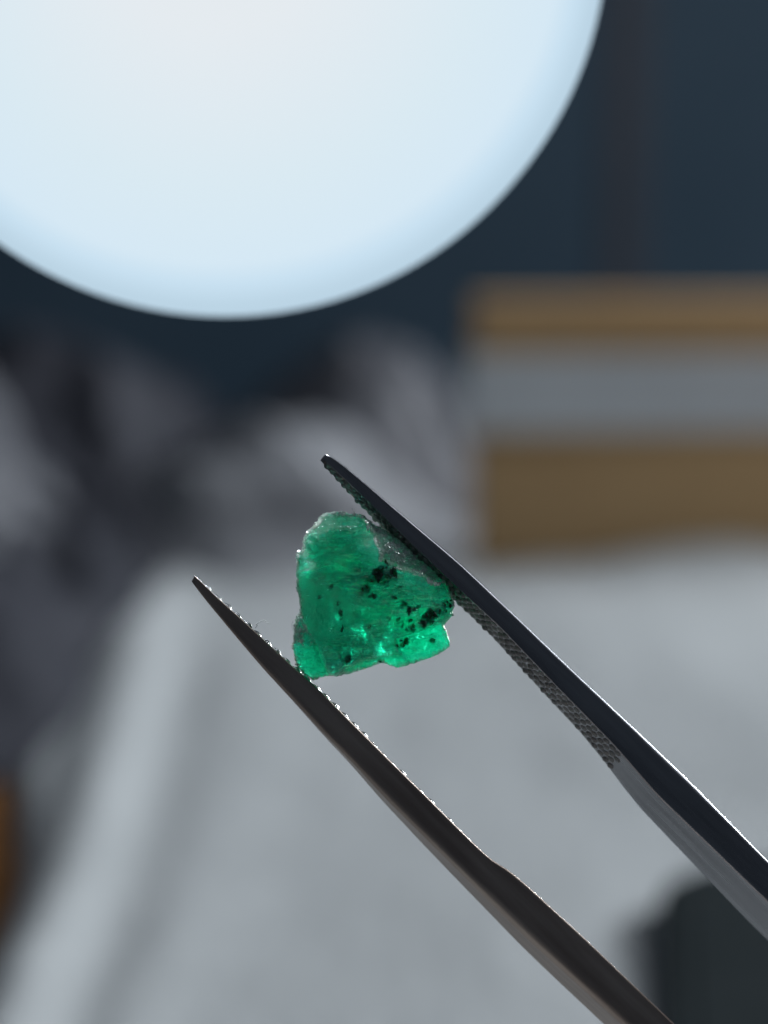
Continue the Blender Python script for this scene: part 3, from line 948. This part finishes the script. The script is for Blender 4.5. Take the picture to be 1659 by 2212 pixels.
# dark mineral inclusions just under the skin
def inclusion(px, py, r, n, spread=(1, 1), ang=0.0, seed=0):
    rg = random.Random(seed)
    V, F = [], []
    ca, sa = math.cos(math.radians(ang)), math.sin(math.radians(ang))
    n = n if n == 1 else int(n * 2.2)
    for q in range(n):
        a = rg.uniform(0, 6.283); d = math.sqrt(rg.random()) * r * (0.0 if n == 1 else 1.15)
        ox, oy = d * math.cos(a) * spread[0], d * math.sin(a) * spread[1]
        cx, cy = px + ox * ca - oy * sa, py + ox * sa + oy * ca
        x, z = gx_(cx), gz_(cy)
        _, f, b_, _, _ = gem_height(np.array([x]), np.array([z]))
        yrim = 0.25 * fbm(np.array([x * 0.5]), np.array([z * 0.5]), 0, 2, 95)[0]
        y = yrim - f[0] + rg.uniform(0.0, 0.16)
        rm = r * KX * (1.7 if n == 1 else (0.10 + 0.42 * rg.random() ** 1.6))
        bm = bmesh.new()
        bmesh.ops.create_icosphere(bm, subdivisions=2, radius=1)
        k = len(V)
        rz = rg.uniform(0, 6.28)
        el = rg.uniform(0.75, 1.6)
        for v in bm.verts:
            j = 1 + 0.95 * mnoise.noise(v.co * 2.3 + Vector((seed * 3.1, q * 7.7, 0.3)))
            p = v.co * j
            p = Vector((p.x * rm * el * rg.uniform(0.85, 1.15), p.y * rm * 0.35, p.z * rm / el * rg.uniform(0.85, 1.15)))
            p = Matrix.Rotation(rz, 3, 'Y') @ p
            V.append(((x + p.x) * MM, (y + max(p.y, -0.045)) * MM, (z + p.z) * MM))
        for fc in bm.faces: F.append(tuple(k + v.index for v in fc.verts))
        bm.free()
    me = mesh('inclusion', V, F, False)
    obj('inclusion', me, M['inclusion'], gem_root)

INC = [(900, 605, 74, 14, (1, .75), -35), (780, 632, 40, 6, (1, .6), 0), (935, 535, 32, 5, (1, 1), 0), (775, 735, 55, 8, (1, .7), 10), (832, 775, 22, 3, (.7, 1), 0),
       (715, 752, 18, 4, (1, 1), 0), (562, 825, 22, 4, (.6, 1.2), 0), (578, 910, 26, 5, (.5, 1.4), 0), (1080, 845, 48, 9, (1, .9), 0), (1215, 940, 60, 13, (1.1, .7), -25),
       (1115, 1010, 34, 5, (1.2, .6), -20), (1255, 900, 40, 6, (1, 1), 0), (1275, 830, 28, 5, (1, 1), 0), (1375, 825, 45, 7, (1.3, .5), -8), (1357, 885, 13, 1), (1318, 880, 12, 1), (640, 1255, 34, 6, (1, 1), 40),
       (1254, 1075, 14, 2), (1030, 982, 22, 4), (922, 688, 13, 2), (1130, 688, 13, 2), (968, 795, 20, 3), (957, 860, 13, 2), (503, 690, 9, 1), (765, 870, 14, 2), (848, 885, 12, 2),
       (720, 825, 12, 2), (1030, 1130, 44, 5, (1.3, .5), -25), (1270, 1110, 12, 1), (706, 568, 10, 1), (590, 968, 11, 2), (1017, 700, 9, 1), (895, 660, 12, 1), (1160, 850, 9, 1), (795, 995, 9, 1),
       (940, 930, 8, 1), (1010, 942, 9, 1), (585, 1015, 10, 1), (415, 770, 7, 1), (370, 1128, 9, 1), (1100, 950, 8, 1), (870, 1262, 10, 1), (985, 775, 8, 1), (680, 890, 14, 2)]
for i, c in enumerate(INC):
    inclusion(*c, seed=i + 3) if len(c) == 6 else inclusion(c[0], c[1], c[2], c[3], seed=i + 3)

# ------------------------------------------------------------------ lint
def fibre(pts, rad, label, y=-0.6):
    P = [loc_mm(u, v, y) for u, v in pts]
    c = sum(P, Vector()) / len(P)
    r = obj('lint_fibre', None) if False else None
    # smooth the path
    Q = []
    for i in range(len(P) - 1):
        for k in range(4):
            Q.append(P[i].lerp(P[i + 1], k / 4))
    Q.append(P[-1])
    o = tube('lint_fibre', [R3 @ (q * MM) for q in Q], rad * MM, 6, M['lint'])
    tag(o, label, 'lint', 'lint fibres on the tweezers and stone')
fibre([(551, 1357), (556, 1351), (553, 1348)], 0.018, 'white lint curl at the root of a bent fibre on the lower tweezer edge', -0.4)
fibre([(553, 1349), (560, 1344), (567, 1340), (569, 1340), (577, 1344), (583, 1347)], 0.016, 'bent white lint fibre standing on the lower tweezer edge', -0.4)
fibre([(762, 1098), (764, 1104), (768, 1110)], 0.018, 'short white lint fibre on top of the emerald', -0.2)
fibre([(640, 1336), (633, 1341), (630, 1350), (631, 1360), (636, 1366)], 0.009, 'fine hair looped at the left edge of the emerald', -0.3)
